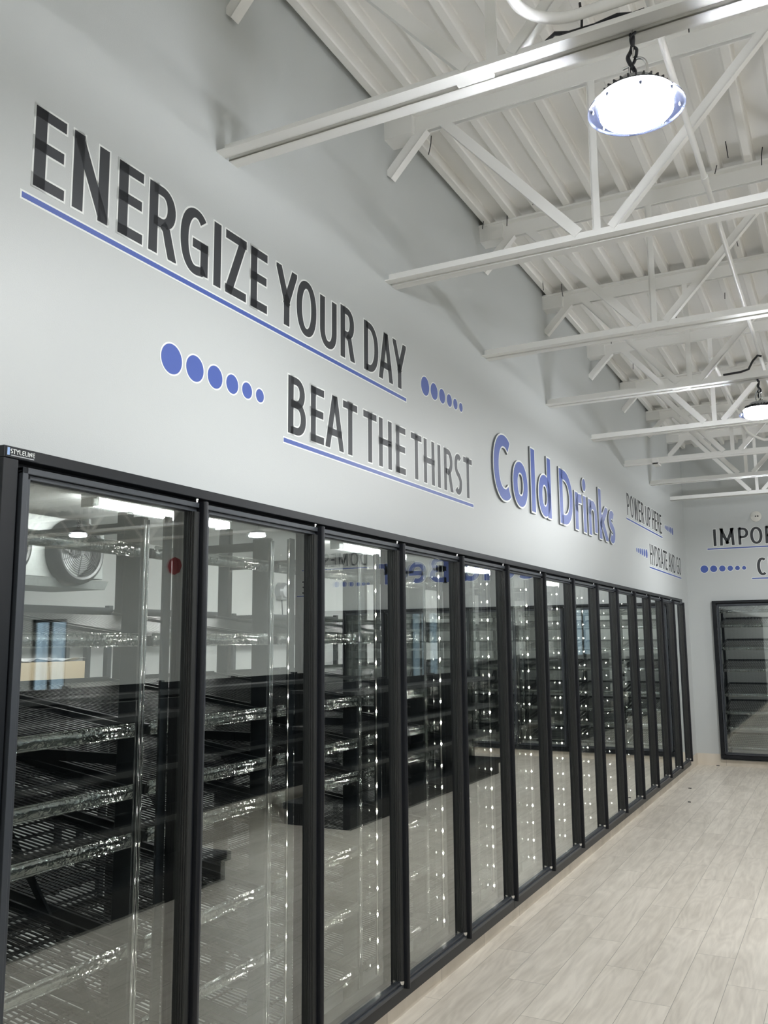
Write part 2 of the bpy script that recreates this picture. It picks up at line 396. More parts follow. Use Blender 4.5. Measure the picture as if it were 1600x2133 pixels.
DW = 0.741
def make_door(label):
    """origin at the door's left boundary on the floor line"""
    t = thing('cooler_door', label, 'cooler door', (0, 0, 0))
    x0, x1, z0, z1 = 0.026, 0.026 + DW - 0.022, ZB + 0.055, ZT - 0.050
    f, bk_ = -0.064, -0.014        # front face and back face
    # rails and left stile have a stepped profile: outer flat, small groove, inner bevel
    def rail(mb, xa, xb, za, zb, horizontal):
        mb.box(xa, xb, f, bk_, za, zb)
    top = MB(); top.box(x0, x1, f, bk_, z1 - 0.017, z1); top.box(x0 + 0.018, x1, f + 0.010, bk_, z1 - 0.030, z1 - 0.0175)
    top.obj('top_rail', 'doorrail', t, bevel=0.0015)
    bot = MB(); bot.box(x0, x1, f, bk_, z0, z0 + 0.015); bot.box(x0 + 0.018, x1, f + 0.010, bk_, z0 + 0.0155, z0 + 0.028)
    bot.obj('bottom_rail', 'doorrail', t, bevel=0.0015)
    ls = MB(); ls.box(x0, x0 + 0.018, f, bk_, z0, z1)
    ls.box(x0 + 0.021, x0 + 0.034, f + 0.010, bk_, z0 + 0.015, z1 - 0.017)
    ls.box(x0 + 0.018, x0 + 0.021, f + 0.022, bk_, z0 + 0.015, z1 - 0.017)
    ls.obj('hinge_stile', 'doorrail', t, bevel=0.0015)
    # lock stile: ribbed return that faces the room obliquely, rounded at its foot
    rs = MB(); zz0, zz1 = z0 + 0.030, z1 - 0.030
    xl = x1 - 0.022
    for k, (ya, yb_, ins) in enumerate(((-0.038, -0.0445, 0.0), (-0.0445, -0.047, 0.0035), (-0.047, -0.0535, 0.0005), (-0.0535, -0.0555, 0.0035), (-0.0555, -0.0625, 0.0015), (-0.0625, -0.064, 0.004))):
        rs.box(xl + ins, x1, yb_, ya, zz0, zz1)
    rs.box(xl - 0.004, x1, -0.038, bk_, z0 + 0.02, z1 - 0.02)
    rs.obj('lock_stile', 'stile', t, bevel=0.0008)
    fc = MB().lathe([(0.0, 0), (0.010, 0), (0.016, 0.004), (0.018, 0.012), (0.018, 0.02)], 16, (x1 - 0.006, -0.052, zz0 - 0.016))
    fc.obj('stile_foot', 'chrome', t, smooth=True)
    # full-height pull handle
    h = MB(); poly = [(x1 + 0.001, -0.050), (x1 + 0.001, -0.082), (x1 + 0.004, -0.087), (x1 + 0.011, -0.089), (x1 + 0.019, -0.087), (x1 + 0.022, -0.081), (x1 + 0.022, -0.050)]
    h.prism(poly[::-1], z0 - 0.002, z1 + 0.004, 'Z')
    h.box(x1 - 0.004, x1 + 0.004, -0.066, -0.050, zz0, zz1)
    h.obj('pull_handle', 'handle', t, bevel=0.002)
    MB().lathe([(0.005, 0), (0.005, 0.010), (0.007, 0.010), (0.007, 0.0155)], 12, (x1 + 0.008, -0.045, z1 + 0.001)).obj('hinge_pin', 'chrome', t, smooth=True)
    # insulated pane
    MB().box(x0 + 0.030, xl + 0.002, -0.041, -0.021, z0 + 0.024, z1 - 0.026).obj('glass_pane', 'glass', t)
    return t

LG = 'glass doors of the left cooler'
door = make_door('leftmost glass cooler door, with the badge on the frame above it')
door.rotation_euler = (0, 0, HL); door.location = (0, 0, 0)
for i in range(1, 14):
    if i == 13: lb = 'farthest glass door of the left cooler, next to the room corner'
    else: lb = '%s glass cooler door from the left along the long wall' % ORD[i]
    dup(door, (0, yb(i) + (G if i in (5, 9) else 0), 0), HL, lb, LG)
door['group'] = LG
for i in range(8):
    lb = 'glass cooler door under the black IMPORTED lettering, nearest the room corner' if i == 0 else '%s glass cooler door from the corner along the back wall' % ORD[i]
    dup(door, (XBACK0 + i * P, YB, 0), 0, lb, 'glass doors of the back cooler')

front_frame((0, 0, 0), HL, [i * P for i in range(6)], 'black aluminium frame around the five nearest glass doors of the left cooler', True, False)
front_frame((0, yb(5) + G, 0), HL, [i * P for i in range(5)], 'black aluminium frame around the middle four glass doors of the left cooler', False, False)
front_frame((0, yb(9) + G, 0), HL, [i * P for i in range(6)], 'black aluminium frame around the five farthest glass doors of the left cooler', False, True)
front_frame((XBACK0, YB, 0), 0, [i * P for i in range(5)], 'black cooler frame on the back wall starting near the corner', True, False, 0.0)
front_frame((XBACK0 + 4 * P, YB, 0), 0, [i * P for i in range(5)], 'black cooler frame at the far end of the back wall bank', False, True)

# vertical LED strips behind the mullions
def make_led(label):
    t = thing('led_strip', label, 'led strip')
    MB().box(-0.034, -0.020, 0.036, 0.066, 0.20, 2.12).box(-0.0565, -0.033, 0.036, 0.0395, 0.20, 2.12).obj('housing', 'rack', t, bevel=0.001)  # room-side lip added as a baffle, hiding the LEDs at steep angles
    MB().box(-0.0365, -0.034, 0.040, 0.056, 0.20, 2.12).obj('diffuser_strip', 'sensor', t)
    d = MB().lathe([(0.0055, 0.0), (0.0055, -0.002), (0.003, -0.0035), (0.0, -0.004)], 12, (0, 0, 0), 'X')
    me = d.mesh('led', 'led')
    for k in range(17):
        o = bpy.data.objects.new('led', me); COL.objects.link(o); o.parent = t
        o.location = (-0.0366, 0.0485, 0.235 + 0.1137 * k)
    return t
led = make_led('vertical strip of white LED dots at the right edge inside the leftmost cooler door')
led.location = (0, yb(1), 0); led.rotation_euler = (0, 0, HL); led['group'] = 'LED strips inside the left cooler'
for i in range(2, 15):
    lb = 'vertical strip of white LED dots inside the %s cooler door from the left' % ORD[i - 1]
    if i == 14: lb = 'vertical strip of white LED dots inside the farthest cooler door, beside the corner'
    dup(led, (0, yb(i), 0), HL, lb, 'LED strips inside the left cooler')

# ------------------------------------------------------------------ gravity shelves and racks
SH = [2.01, 1.712, 1.42, 1.226, 1.075, 0.74, 0.491, 0.206]
D0, D1, TILT = 0.150, 1.0, 0.115
def make_shelf(label, name='gravity_shelf'):
    t = thing(name, label, 'shelf')
    x0, x1 = 0.018, P - 0.058
    dk = MB(); nsl = 29
    L = D1 - D0
    def zt(y): return TILT * (y - D0) / L
    for k in range(nsl):
        xc = x0 + 0.012 + (x1 - x0 - 0.024) * k / (nsl - 1)
        dk.bar((xc, D0 + 0.01, 0.0), (xc, D1, zt(D1)), 0.0075, 0.0030, ref=(1, 0, 0))
    for k in range(9):
        y = D0 + 0.02 + (L - 0.03) * k / 8
        dk.bar((x0, y, zt(y) - 0.004), (x1, y, zt(y) - 0.004), 0.012 if k % 2 else 0.024, 0.004, ref=(0, 1, 0))
    dk.obj('slatted_deck', 'blackplastic', t)
    fr = MB()
    for xx in (x0 - 0.004, x1 + 0.004): fr.bar((xx, D0, -0.004), (xx, D1, zt(D1) - 0.004), 0.010, 0.034, ref=(1, 0, 0))
    fr.bar((x0, D1, zt(D1) + 0.004), (x1, D1, zt(D1) + 0.004), 0.008, 0.03, ref=(0, 1, 0))
    fr.bar((x0, D0 + 0.006, -0.008), (x1, D0 + 0.006, -0.008), 0.010, 0.024, ref=(0, 1, 0))
    for yy in (0.165, 0.95):
        fr.box(-0.00425, x0, yy, yy + 0.03, zt(yy) - 0.02, zt(yy) + 0.012); fr.box(x1, P - 0.0378, yy, yy + 0.03, zt(yy) - 0.02, zt(yy) + 0.012)
    fr.obj('shelf_frame', 'rack', t)
    pr = MB()
    poly = [(-0.004 + D0, -0.020), (D0 - 0.010, -0.016), (D0 - 0.013, -0.004), (D0 - 0.012, 0.012), (D0 - 0.006, 0.020), (D0 - 0.003, 0.018), (D0 - 0.008, 0.010), (D0 - 0.009, -0.003), (D0 - 0.006, -0.013), (D0 - 0.002, -0.016)]
    pr.prism(poly, x0, x1, 'X')
    for dz, rr in ((0.020, 0.0035), (-0.002, 0.003), (-0.020, 0.0035)):
        pr.tube([(x0, D0 - 0.009, dz), (x1, D0 - 0.009, dz)], rr, 8)
    pr.obj('price_rail', 'clear', t, smooth=True)
    return t
POSN = ['top', 'second from the top', 'third from the top', 'fourth from the top', 'fifth from the top', 'sixth from the top', 'second from the bottom', 'bottom']
shelf = None
for i in range(14):
    for j, z in enumerate(SH):
        nm = 'leftmost' if i == 0 else ('farthest' if i == 13 else ORD[i])
        lb = 'black slatted shelf, %s, behind the %s door of the long wall' % (POSN[j], nm)
        y0 = yb(i) + (G if i in (5, 9) else 0) - 0.002
        if shelf is None:
            shelf = make_shelf(lb); shelf.location = (0, y0, z); shelf.rotation_euler = (0, 0, HL); shelf['group'] = 'shelves in the left cooler'
        else:
            dup(shelf, (0, y0, z), HL, lb, 'shelves in the left cooler')
BSH = [2.07, 1.87, 1.56, 1.265, 0.93, 0.69, 0.485, 0.22]
for i in range(8):
    for j, z in enumerate(BSH):
        nm = 'corner' if i == 0 else ORD[i]
        dup(shelf, (XBACK0 + i * P - 0.002, YB, z), 0, 'black slatted shelf, %s, behind the %s door of the back wall' % (POSN[j], nm), 'shelves in the back cooler')

def make_rack(label):
    t = thing('rack_upright', label, 'shelf upright')
    MB().box(-0.036, -0.002, 0.155, 0.235, 0.0, 2.13).obj('front_post', 'rack', t, bevel=0.004)
    gl = MB().tube([(-0.024, 0.150, 0.02), (-0.024, 0.150, 2.12)], 0.006, 10).tube([(-0.008, 0.150, 0.02), (-0.008, 0.150, 2.12)], 0.005, 10)
    gl.obj('post_nosing', 'chrome', t, smooth=True)
    MB().box(-0.036, -0.002, 0.93, 1.0, 0.0, 2.30).obj('rear_post', 'rack', t, bevel=0.004)
    br = MB()
    for z in (0.35, 1.30, 2.08): br.box(-0.028, -0.010, 0.20, 0.96, z, z + 0.035)
    br.bar((-0.019, 0.21, 0.4), (-0.019, 0.95, 1.28), 0.012, 0.025, ref=(1, 0, 0)); br.obj('brace', 'rack', t)
    return t
rack = make_rack('black shelf upright standing between the first and second cooler doors of the long wall')
rack.location = (0, yb(1) - 0.004, 0); rack.rotation_euler = (0, 0, HL); rack['group'] = 'shelf uprights in the left cooler'
dup(rack, (0, -0.004, 0), HL, 'black shelf upright at the near left end of the long cooler', 'shelf uprights in the left cooler')
for i in range(2, 15):
    lb = 'black shelf upright standing between the %s and %s cooler doors of the long wall' % (ORD[i - 1], ORD[i]) if i < 14 else 'black shelf upright at the far end of the long cooler'
    dup(rack, (0, yb(i) - 0.004, 0), HL, lb, 'shelf uprights in the left cooler')
for i in range(9):
    lb = 'black shelf upright at the corner end of the back wall cooler' if i == 0 else ('black shelf upright at the right end of the back wall cooler' if i == 8 else 'black shelf upright between the %s and %s doors of the back cooler' % (ORD[i - 1], ORD[i]))
    dup(rack, (XBACK0 + i * P - 0.004, YB, 0), 0, lb, 'shelf uprights in the back cooler')

# ------------------------------------------------------------------ evaporator, strip lights and other things in the cooler
ev = thing('evaporator_unit', 'galvanised cooler evaporator with round black fans hanging under the cooler ceiling', 'cooling unit', (-2.3, 0, 0))
MB().box(-0.50, 0.0, 0.75, 2.48, 2.10, 2.47).obj('casing', 'galv', ev, bevel=0.004)
MB().box(-0.44, -0.02, 2.484, 2.70, 2.11, 2.46).obj('end_cover', 'galv', ev, bevel=0.004)
MB().prism([(2.098, 0.012), (2.045, -0.02), (2.045, -0.50), (2.098, -0.52)], 0.75, 2.72, 'Y').obj('drain_pan', 'galv', ev)
hg = MB()
for y in (0.9, 2.6):
    for x in (-0.42, -0.06): hg.box(x - 0.01, x + 0.01, y - 0.01, y + 0.01, 2.46, 2.5)
hg.obj('hanger', 'galv', ev)
for fy in (1.28, 1.845, 2.41)[0:3]:
    zc = 2.262
    sh = MB().lathe([(0.162, 0.0), (0.210, 0.0), (0.208, 0.03), (0.195, 0.075), (0.172, 0.092), (0.158, 0.088), (0.156, 0.07), (0.162, 0.0)], 48, (0.002, fy, zc), 'X')
    f = sh.obj('fan_shroud', 'blackplastic', ev, smooth=True)
    MB().lathe([(0.0, 0.004), (0.150, 0.004), (0.150, 0.006), (0.0, 0.006)], 40, (0.002, fy, zc), 'X').obj('fan_opening', 'galv', f)
    gr = MB()
    for r in [0.03 + 0.0125 * q for q in range(10)]:
        gr.tube([(0.094 - 0.012 * (r / 0.15) ** 2, fy + r * math.cos(2 * PI * q / 40), zc + r * math.sin(2 * PI * q / 40)) for q in range(40)], 0.0022, 5, closed=True)
    for q in range(6):
        t = 2 * PI * q / 6 + 0.4
        gr.tube([(0.094, fy + 0.02 * math.cos(t), zc + 0.02 * math.sin(t)), (0.084, fy + 0.155 * math.cos(t), zc + 0.155 * math.sin(t))], 0.003, 6)
    gr.obj('fan_guard', 'blackplastic', f)
    hb = MB().lathe([(0.0, 0.05), (0.035, 0.048), (0.04, 0.02), (0.04, 0.007)], 20, (0.0, fy, zc), 'X')
    hb.obj('fan_motor', 'blackplastic', f, smooth=True)
    bl = MB()
    for q in range(5):
        t = 2 * PI * q / 5
        bl.bar((0.022, fy + 0.03 * math.cos(t), zc + 0.03 * math.sin(t)), (0.028, fy + 0.135 * math.cos(t + 0.2), zc + 0.135 * math.sin(t + 0.2)), 0.07, 0.004, ref=(0.5, -math.sin(t), math.cos(t)))
    bl.obj('fan_blades', 'lampgrey', f)

def make_strip(label, y0, y1):
    t = thing('strip_light', label, 'strip light', (-1.59, y0, 2.5))
    L = y1 - y0
    MB().box(-0.06, 0.06, 0.0, L, -0.03, 0.0).obj('housing', 'white', t, bevel=0.004)
    MB().prism([(-0.03, -0.05), (-0.062, -0.04), (-0.072, 0.0), (-0.062, 0.04), (-0.03, 0.05)], 0.02, L - 0.02, 'Y').obj('diffuser', 'tube', t)
    e = MB().box(-0.058, 0.058, 0.0, 0.02, -0.075, -0.03).box(-0.058, 0.058, L - 0.02, L, -0.075, -0.03); e.obj('end_cap', 'white', t, bevel=0.003)
    return t
st = make_strip('white strip light on the cooler ceiling, nearest, seen through the leftmost glass doors', 1.85, 3.02); st['group'] = 'strip lights in the cooler'
for k, (y, nm) in enumerate(((4.45, 'white strip light on the cooler ceiling behind the third glass door'), (7.05, 'white strip light on the cooler ceiling behind the fifth glass door'), (9.65, 'white strip light on the cooler ceiling at the far end of the long cooler'))):
    dup(st, (-1.59, y, 2.5), 0, nm, 'strip lights in the cooler')
for x, nm in ((0.9, 'near the corner'), (3.9, 'farther from the corner')):
    b1 = make_strip('white strip light on the ceiling of the back cooler %s' % nm, 0.0, 1.17); b1.location = (x, 12.45, 2.5); b1.rotation_euler = (0, 0, -HL); b1['group'] = 'strip lights in the back cooler'
    for ch in b1.children:
        if ch.name.startswith('diffuser'): ch.data.materials[0] = M['tubedim']
# power boxes on the cooler's rear wall
t = thing('power_outlet', 'small grey power outlet on the rear cooler wall, left of the round control box', 'outlet', (-3.10, 5.51, 2.17))
MB().box(0.0, 0.05, -0.055, 0.055, -0.06, 0.06).obj('box', 'lampgrey', t, bevel=0.006)
MB().lathe([(0.0, 0.062), (0.018, 0.06), (0.02, 0.05), (0.026, 0.05)], 20, (0, 0, 0.015), 'X').obj('socket', 'dark', t)
MB().box(0.05, 0.054, -0.04, 0.04, -0.045, 0.045).obj('cover_plate', 'white', t, bevel=0.002)
t = thing('control_box', 'grey rounded control box with hanging cord on the rear cooler wall', 'control box', (-3.10, 5.89, 2.205))
MB().lathe([(0.0, 0.09), (0.06, 0.085), (0.085, 0.06), (0.09, 0.0)], 28, (0, 0, 0), 'X').obj('dome', 'lampgrey', t, smooth=True)
MB().box(0.0, 0.07, -0.07, 0.075, -0.09, 0.05).obj('box', 'galv', t, bevel=0.01)
MB().tube([(0.04, -0.02, -0.085), (0.05, -0.03, -0.14), (0.045, -0.015, -0.2), (0.05, -0.02, -0.245)], 0.005, 8).obj('cord', 'cable', t, smooth=True)

# storage rack along the cooler's rear wall with a wrapped carton
def make_store(label, L):
    t = thing('storage_rack', label, 'storage rack', (-2.6, 0, 0))
    for x in (-0.40, 0.0):
        for y in (0.0, L):
            MB().box(x - 0.02, x + 0.02, y - 0.02, y + 0.02, 0, 1.96).obj('post', 'rack', t, bevel=0.003)
    for z in (0.18, 1.42, 1.93):
        d = MB()
        for k in range(15): d.box(-0.40 + k * 0.0285 - 0.007, -0.40 + k * 0.0285 + 0.007, 0, L, z, z + 0.012)
        for k in range(5): d.box(-0.42, 0.02, L * k / 4 - 0.01, L * k / 4 + 0.01, z - 0.014, z)
        d.box(0.012, 0.022, 0, L, z - 0.025, z + 0.015); d.obj('shelf_deck', 'rack', t)
    return t
sr = make_store('grey steel storage rack by the rear cooler wall behind the leftmost door', 1.15); sr.location = (-2.6, 1.9, 0); sr['group'] = 'storage racks along the rear cooler wall'
dup(sr, (-2.6, 3.25, 0), 0, 'grey steel storage rack by the rear cooler wall behind the second door', 'storage racks along the rear cooler wall')
dup(sr, (-2.6, 5.0, 0), 0, 'grey steel storage rack by the rear cooler wall behind the third door', 'storage racks along the rear cooler wall')
t = thing('wrapped_carton', 'tan cardboard carton under crinkled clear wrap on a storage rack behind the leftmost door', 'carton', (-2.62, 2.45, 1.435))
MB().box(-0.34, 0.0, -0.45, 0.42, 0, 0.15).obj('carton', 'card', t, bevel=0.004)
wpm = MB(); nx, ny = 9, 18
for i in range(nx):
    for j in range(ny):
        wpm.v.append((-0.345 + 0.35 * i / (nx - 1), -0.455 + 0.88 * j / (ny - 1), 0.153 + 0.022 * random.random()))
for i in range(nx - 1):
    for j in range(ny - 1):
        wpm.f.append((i * ny + j, (i + 1) * ny + j, (i + 1) * ny + j + 1, i * ny + j + 1))
wpm.obj('plastic_wrap', 'wrap', t)

# ------------------------------------------------------------------ steel joists
JY = [0.94 + 1.36 * k for k in range(-5, 8)]
def make_joist(label):
    t = thing('roof_joist', label, 'roof joist')
    XE = XR - 0.02
    bc = MB()
    for s in (-1, 1):
        bc.box(0.0, XE, s * 0.0115 if s > 0 else -0.0635, 0.0635 if s > 0 else -0.0115, 3.510, 3.5165)
        bc.box(0.0, XE, s * 0.0115 if s > 0 else -0.0175, 0.0175 if s > 0 else -0.0115, 3.510, 3.562)
    bc.obj('bottom_chord', 'steel', t)
    tc = MB()
    for s in (-1, 1):
        tc.box(0.0, XE, 0.0115 if s > 0 else -0.0635, 0.0635 if s > 0 else -0.0115, 4.385, 4.3985)
        tc.box(0.0, XE, 0.0115 if s > 0 else -0.0195, 0.0195 if s > 0 else -0.0115, 4.300, 4.3985)
    tc.obj('top_chord', 'steel', t)
    MB().box(0.0, 0.16, -0.055, 0.055, 4.285, 4.385).obj('seat', 'steel', t)
    def angle(a, b, wv=0.040):
        m = MB(); m.bar(a, b, wv, 0.006, ref=(0, 1, 0))
        A, B = Vector(a), Vector(b); d = (B - A).normalized(); nrm = Vector((0, 1, 0)).cross(d)
        if nrm.z < 0: nrm = -nrm
        off = nrm * (wv / 2); side = Vector((0, -wv / 2 + 0.003, 0))
        m.bar(A + off + side, B + off + side, 0.006, wv, ref=(0, 1, 0))
        return m.obj('web_member', 'steel', t)
    angle((0.225, 0, 4.30), (0.02, 0, 4.085), 0.048)
    zt, zb = 4.305, 3.545; x = 1.055
    angle((0.30, 0, zt), (x - 0.085, 0, zb), 0.046)
    while x < XE - 0.9:
        angle((x, 0, zb), (x, 0, zt), 0.034)
        angle((x + 0.095, 0, zb), (x + 0.80, 0, zt), 0.040)
        x2 = x + 1.62
        if x2 < XE - 0.2: angle((x + 0.83, 0, zt), (x2 - 0.095, 0, zb), 0.040)
        x = x2
    sp = MB()
    for k in range(8):
        xs_ = 0.95 + 1.62 * k
        if xs_ < XE: sp.box(xs_ - 0.006, xs_ + 0.12, -0.011, 0.011, 3.512, 3.524)
    sp.obj('filler_plate', 'steel', t)
    return t
JL = ['white open-web steel joist over the ENERGIZE lettering, nearest one in view', 'white open-web steel joist over the end of the ENERGIZE lettering', 'white open-web steel joist running over the Cold Drinks sign start',
      'white open-web steel joist carrying the farther high-bay lamp', 'white open-web steel joist just beyond the farther high-bay lamp', 'white open-web steel joist with a conduit strapped along it',
      'white open-web steel joist second from the back wall', 'white open-web steel joist nearest to the back wall']
J = None
for k, y in enumerate(JY):
    lb = JL[k - 5] if k >= 5 else 'white open-web steel joist behind the viewer, %s toward the front' % ORD[4 - k]
    if J is None:
        J = make_joist(lb); J.location = (0, y, 0); J['group'] = 'roof joists'
    else: dup(J, (0, y, 0), 0, lb, 'roof joists')

# roofing screws poking through the deck
sc = MB().tube([(0, 0, 0), (0.004, 0, -0.05), (-0.003, 0.002, -0.11)], 0.0028, 6)
s0 = None
SC = [(0.12, 2.58), (0.05, 3.55), (0.08, 4.72), (0.17, 4.93), (0.41, 3.40), (0.20, 3.60), (1.52, 2.22), (1.49, 3.55), (1.55, 3.41), (1.73, 3.57), (1.48, 4.64), (1.41, 4.80), (0.26, 7.10), (0.24, 6.22), (0.25, 5.15), (0.94, 5.60), (0.88, 5.85), (1.30, 5.60)]
for k, (x, y) in enumerate(SC):
    if s0 is None:
        s0 = sc.obj('roof_screw', 'lamphousing', smooth=True); o = s0
    else:
        o = s0.copy(); COL.objects.link(o)
    o.location = (x, y, ZC + 0.058); o.rotation_euler = (0.1 * math.sin(k * 2.1), 0.15 * math.cos(k * 1.7), k)
    tag(o, 'thin roofing screw tip poking down through the white ribbed deck', 'screw', 'roofing screws through the deck')

# ------------------------------------------------------------------ conduits and cables
def arc(c, r, a0, a1, z, n=10): return [(c[0] + r * math.cos(a0 + (a1 - a0) * i / n), c[1] + r * math.sin(a0 + (a1 - a0) * i / n), z) for i in range(n + 1)]
cp = MB().tube([(1.205, YF + 0.1, 3.60)] + [(1.205, 0.74, 3.60)] + arc((1.365, 0.745), 0.16, PI, PI / 2, 3.60, 12) + [(2.0, 0.905, 3.60), (4.5, 0.905, 3.60)], 0.017, 14)
tag(cp.obj('conduit', 'steel', smooth=True), 'thick white conduit bending along the nearest joist above the big lamp', 'conduit')
t = thing('conduit', 'straight white conduit running through the joists beside the two high-bay lamps', 'conduit', (1.535, 0, 3.75))
MB().tube([(0, 1.06, 0), (0, 5.02, 0), (0, 6.45, 0)], 0.0125, 12).obj('pipe', 'steel', t, smooth=True)
for y in (2.42,): MB().tube([(0, y - 0.03, 0), (0, y + 0.03, 0)], 0.0155, 12).obj('coupling', 'steel', t, smooth=True)
cp = MB().tube([(1.21, 5.10, 3.75), (1.21, 7.25, 3.75), (1.21, 7.45, 3.735)] + [(1.21 + 0.16 * (1 - math.cos(a)), 7.48 + 0.16 * math.sin(a), 3.735 - 0.12 * a / (PI / 2)) for a in [PI / 2 * q / 8 for q in range(9)]] + [(4.0, 7.64, 3.615)], 0.0125, 12)
tag(cp.obj('conduit', 'steel', smooth=True), 'white conduit bending to the right onto a far joist before the back wall', 'conduit')
t = thing('conduit', 'thin white conduit strapped under the far joist with a clamp near the left wall', 'conduit', (0, 7.71, 3.50))
MB().tube([(0.01, -0.045, -0.004), (4.0, -0.045, -0.004)], 0.012, 10).obj('pipe', 'steel', t, smooth=True)
cl = MB().box(0.30, 0.36, -0.075, 0.095, -0.022, -0.006).box(0.30, 0.36, -0.075, -0.062, -0.022, 0.035).box(0.30, 0.36, 0.082, 0.095, -0.022, 0.035)
cl.obj('clamp', 'steel', t, bevel=0.003)
cb = MB()
cb.tube([(1.245, 0.95, 3.53), (1.248, 0.945, 3.575), (1.275, 0.945, 3.592), (1.32, 0.945, 3.578), (1.40, 0.945, 3.576), (1.47, 0.945, 3.585), (1.51, 0.945, 3.575), (1.515, 0.945, 3.53)], 0.007, 8)
cb.tube([(1.30, 0.945, 3.575), (1.38, 0.94, 3.566), (1.46, 0.95, 3.57), (1.55, 0.955, 3.58)], 0.008, 8)
cb.tube([(1.365, 0.925, 3.57), (1.365, 0.932, 3.60), (1.36, 0.935, 3.66)], 0.0045, 6)
tag(cb.obj('cable_bundle', 'cable', smooth=True), 'black power cable bundle lying on the nearest joist above the big lamp', 'cable')
cb = MB().tube([(1.30, 5.0, 3.568), (1.42, 5.0, 3.573), (1.47, 5.0, 3.585), (1.50, 5.0, 3.64), (1.535, 5.0, 3.675), (1.56, 5.0, 3.665)], 0.008, 8)
tag(cb.obj('power_cable', 'cable', smooth=True), 'black power cable looping over the joist above the farther lamp', 'cable')
cb = MB().tube([(1.42, 7.70, 3.565), (1.55, 7.69, 3.58), (2.2, 7.69, 3.57)], 0.011, 8)
tag(cb.obj('power_cable', 'cable', smooth=True), 'black power cable on the far joist at the end of the bent conduit', 'cable')

# ------------------------------------------------------------------ high-bay lamps
def make_lamp(label, drop=0.25):
    """origin where the cord leaves the bottom chord"""
    t = thing('high_bay_lamp', label, 'lamp', group='round high-bay lamps')
    zl = -drop
    ch = MB(); n = 60
    ch.tube([(-0.006 + 0.009 * math.sin(q * 0.16), 0.006 * math.cos(q * 0.3), -0.003 - (drop - 0.085) * q / n) for q in range(n + 1)], 0.0065, 8)
    ch.tube([(0.004 + 0.008 * math.sin(q * 0.16 + 2.5), 0.007 * math.cos(q * 0.25 + 1), -0.003 - (drop - 0.13) * q / n) for q in range(n + 1)], 0.005, 8)
    ch.obj('power_cord', 'cable', t, smooth=True)
    hk = MB(); zc = -0.115
    hk.tube([(0.0, 0.0, 0.03), (0.0, 0, -0.085)], 0.003, 8)
    pts = [(0.012 + 0.026 * math.cos(a), 0.004, zc - 0.01 + 0.036 * math.sin(a)) for a in [0.55 * PI - 2 * PI * 0.86 * q / 22 for q in range(23)]]
    hk.tube(pts, 0.0042, 8); hk.tube([pts[-1], (-0.034, 0.004, zc + 0.004)], 0.004, 8)
    hk.obj('carabiner', 'chrome', t, smooth=True)
    MB().tube([(0.016 * math.cos(a) - 0.02, 0.0, zl + 0.100 + 0.016 * math.sin(a)) for a in [2 * PI * q / 16 for q in range(16)]], 0.004, 7, closed=True).obj('hanging_ring', 'chrome', t, smooth=True)
    dv = MB().lathe([(0.0, 0.090), (0.012, 0.090), (0.018, 0.084), (0.022, 0.078), (0.062, 0.076), (0.066, 0.070), (0.066, 0.048), (0.0, 0.048)], 40, (0, 0, zl))
    dv.obj('driver_cap', 'lampgrey', t, smooth=True)
    hs = MB()
    for q in range(28):
        a = 2 * PI * q / 28; c, s = math.cos(a), math.sin(a)
        hs.bar((0.05 * c, 0.05 * s, zl + 0.046), (0.100 * c, 0.100 * s, zl + 0.042), 0.004, 0.022, ref=(-s, c, 0))
    hs.lathe([(0.0, 0.050), (0.07, 0.050), (0.085, 0.040), (0.112, 0.034), (0.114, 0.029), (0.0, 0.027)], 48, (0, 0, zl))
    hs.obj('heat_sink', 'lamphousing', t)
    rm = MB().lathe([(0.1075, 0.006), (0.126, 0.007), (0.138, 0.004), (0.1415, -0.002), (0.1405, -0.005), (0.137, -0.002), (0.126, 0.003), (0.1075, 0.002), (0.1075, 0.006)], 64, (0, 0, zl))
    rm.obj('brim', 'rim', t, smooth=True)
    MB().lathe([(0.0, -0.027), (0.05, -0.0265), (0.085, -0.025), (0.099, -0.021), (0.1055, -0.014), (0.107, -0.006), (0.107, 0.008), (0.0, 0.008)], 56, (0, 0, zl)).obj('lens', 'lens', t, smooth=True)
    for q in range(8):
        a = 2 * PI * q / 8 + 0.3
        MB().lathe([(0.0, -0.010), (0.003, -0.009), (0.0045, -0.004), (0.0045, 0.0)], 10, (0.126 * math.cos(a), 0.126 * math.sin(a), zl + 0.003)).obj('rim_screw', 'chrome', t, smooth=True)
    return t
lamp = make_lamp('big round high-bay lamp hanging from the nearest joist, seen from below'); lamp.location = (1.512, 0.94, 3.512)
LP = [(1.525, 5.02, 'round high-bay lamp hanging from the farther joist at the right, seen edge-on'), (1.535, 9.10, 'round high-bay lamp hung before the back wall at the right'),
      (1.5, -3.14, 'unseen round high-bay lamp hung behind the viewer over the first aisle'), (7.95, 7.74, 'round high-bay lamp hung between the second and third rows')]  # the lamp behind the viewer is added to light that end
for x, rn, ys_ in ((5.75, 'second', (9.10, 3.66, -0.42, -3.14)), (9.8, 'third', (5.02, 0.94, -3.14)), (13.6, 'fourth', (9.10, 5.02, 0.94, -3.14))):  # rows out of view, mostly added to lift the room's ambient light
    for q, y in enumerate(ys_): LP.append((x, y, 'out-of-view round high-bay lamp of the %s row, %s from the back wall' % (rn, ORD[q])))
for x, y, lb in LP: dup(lamp, (x, y, 3.512), 0.0 if y != 5.02 else 2.2, lb, 'round high-bay lamps')

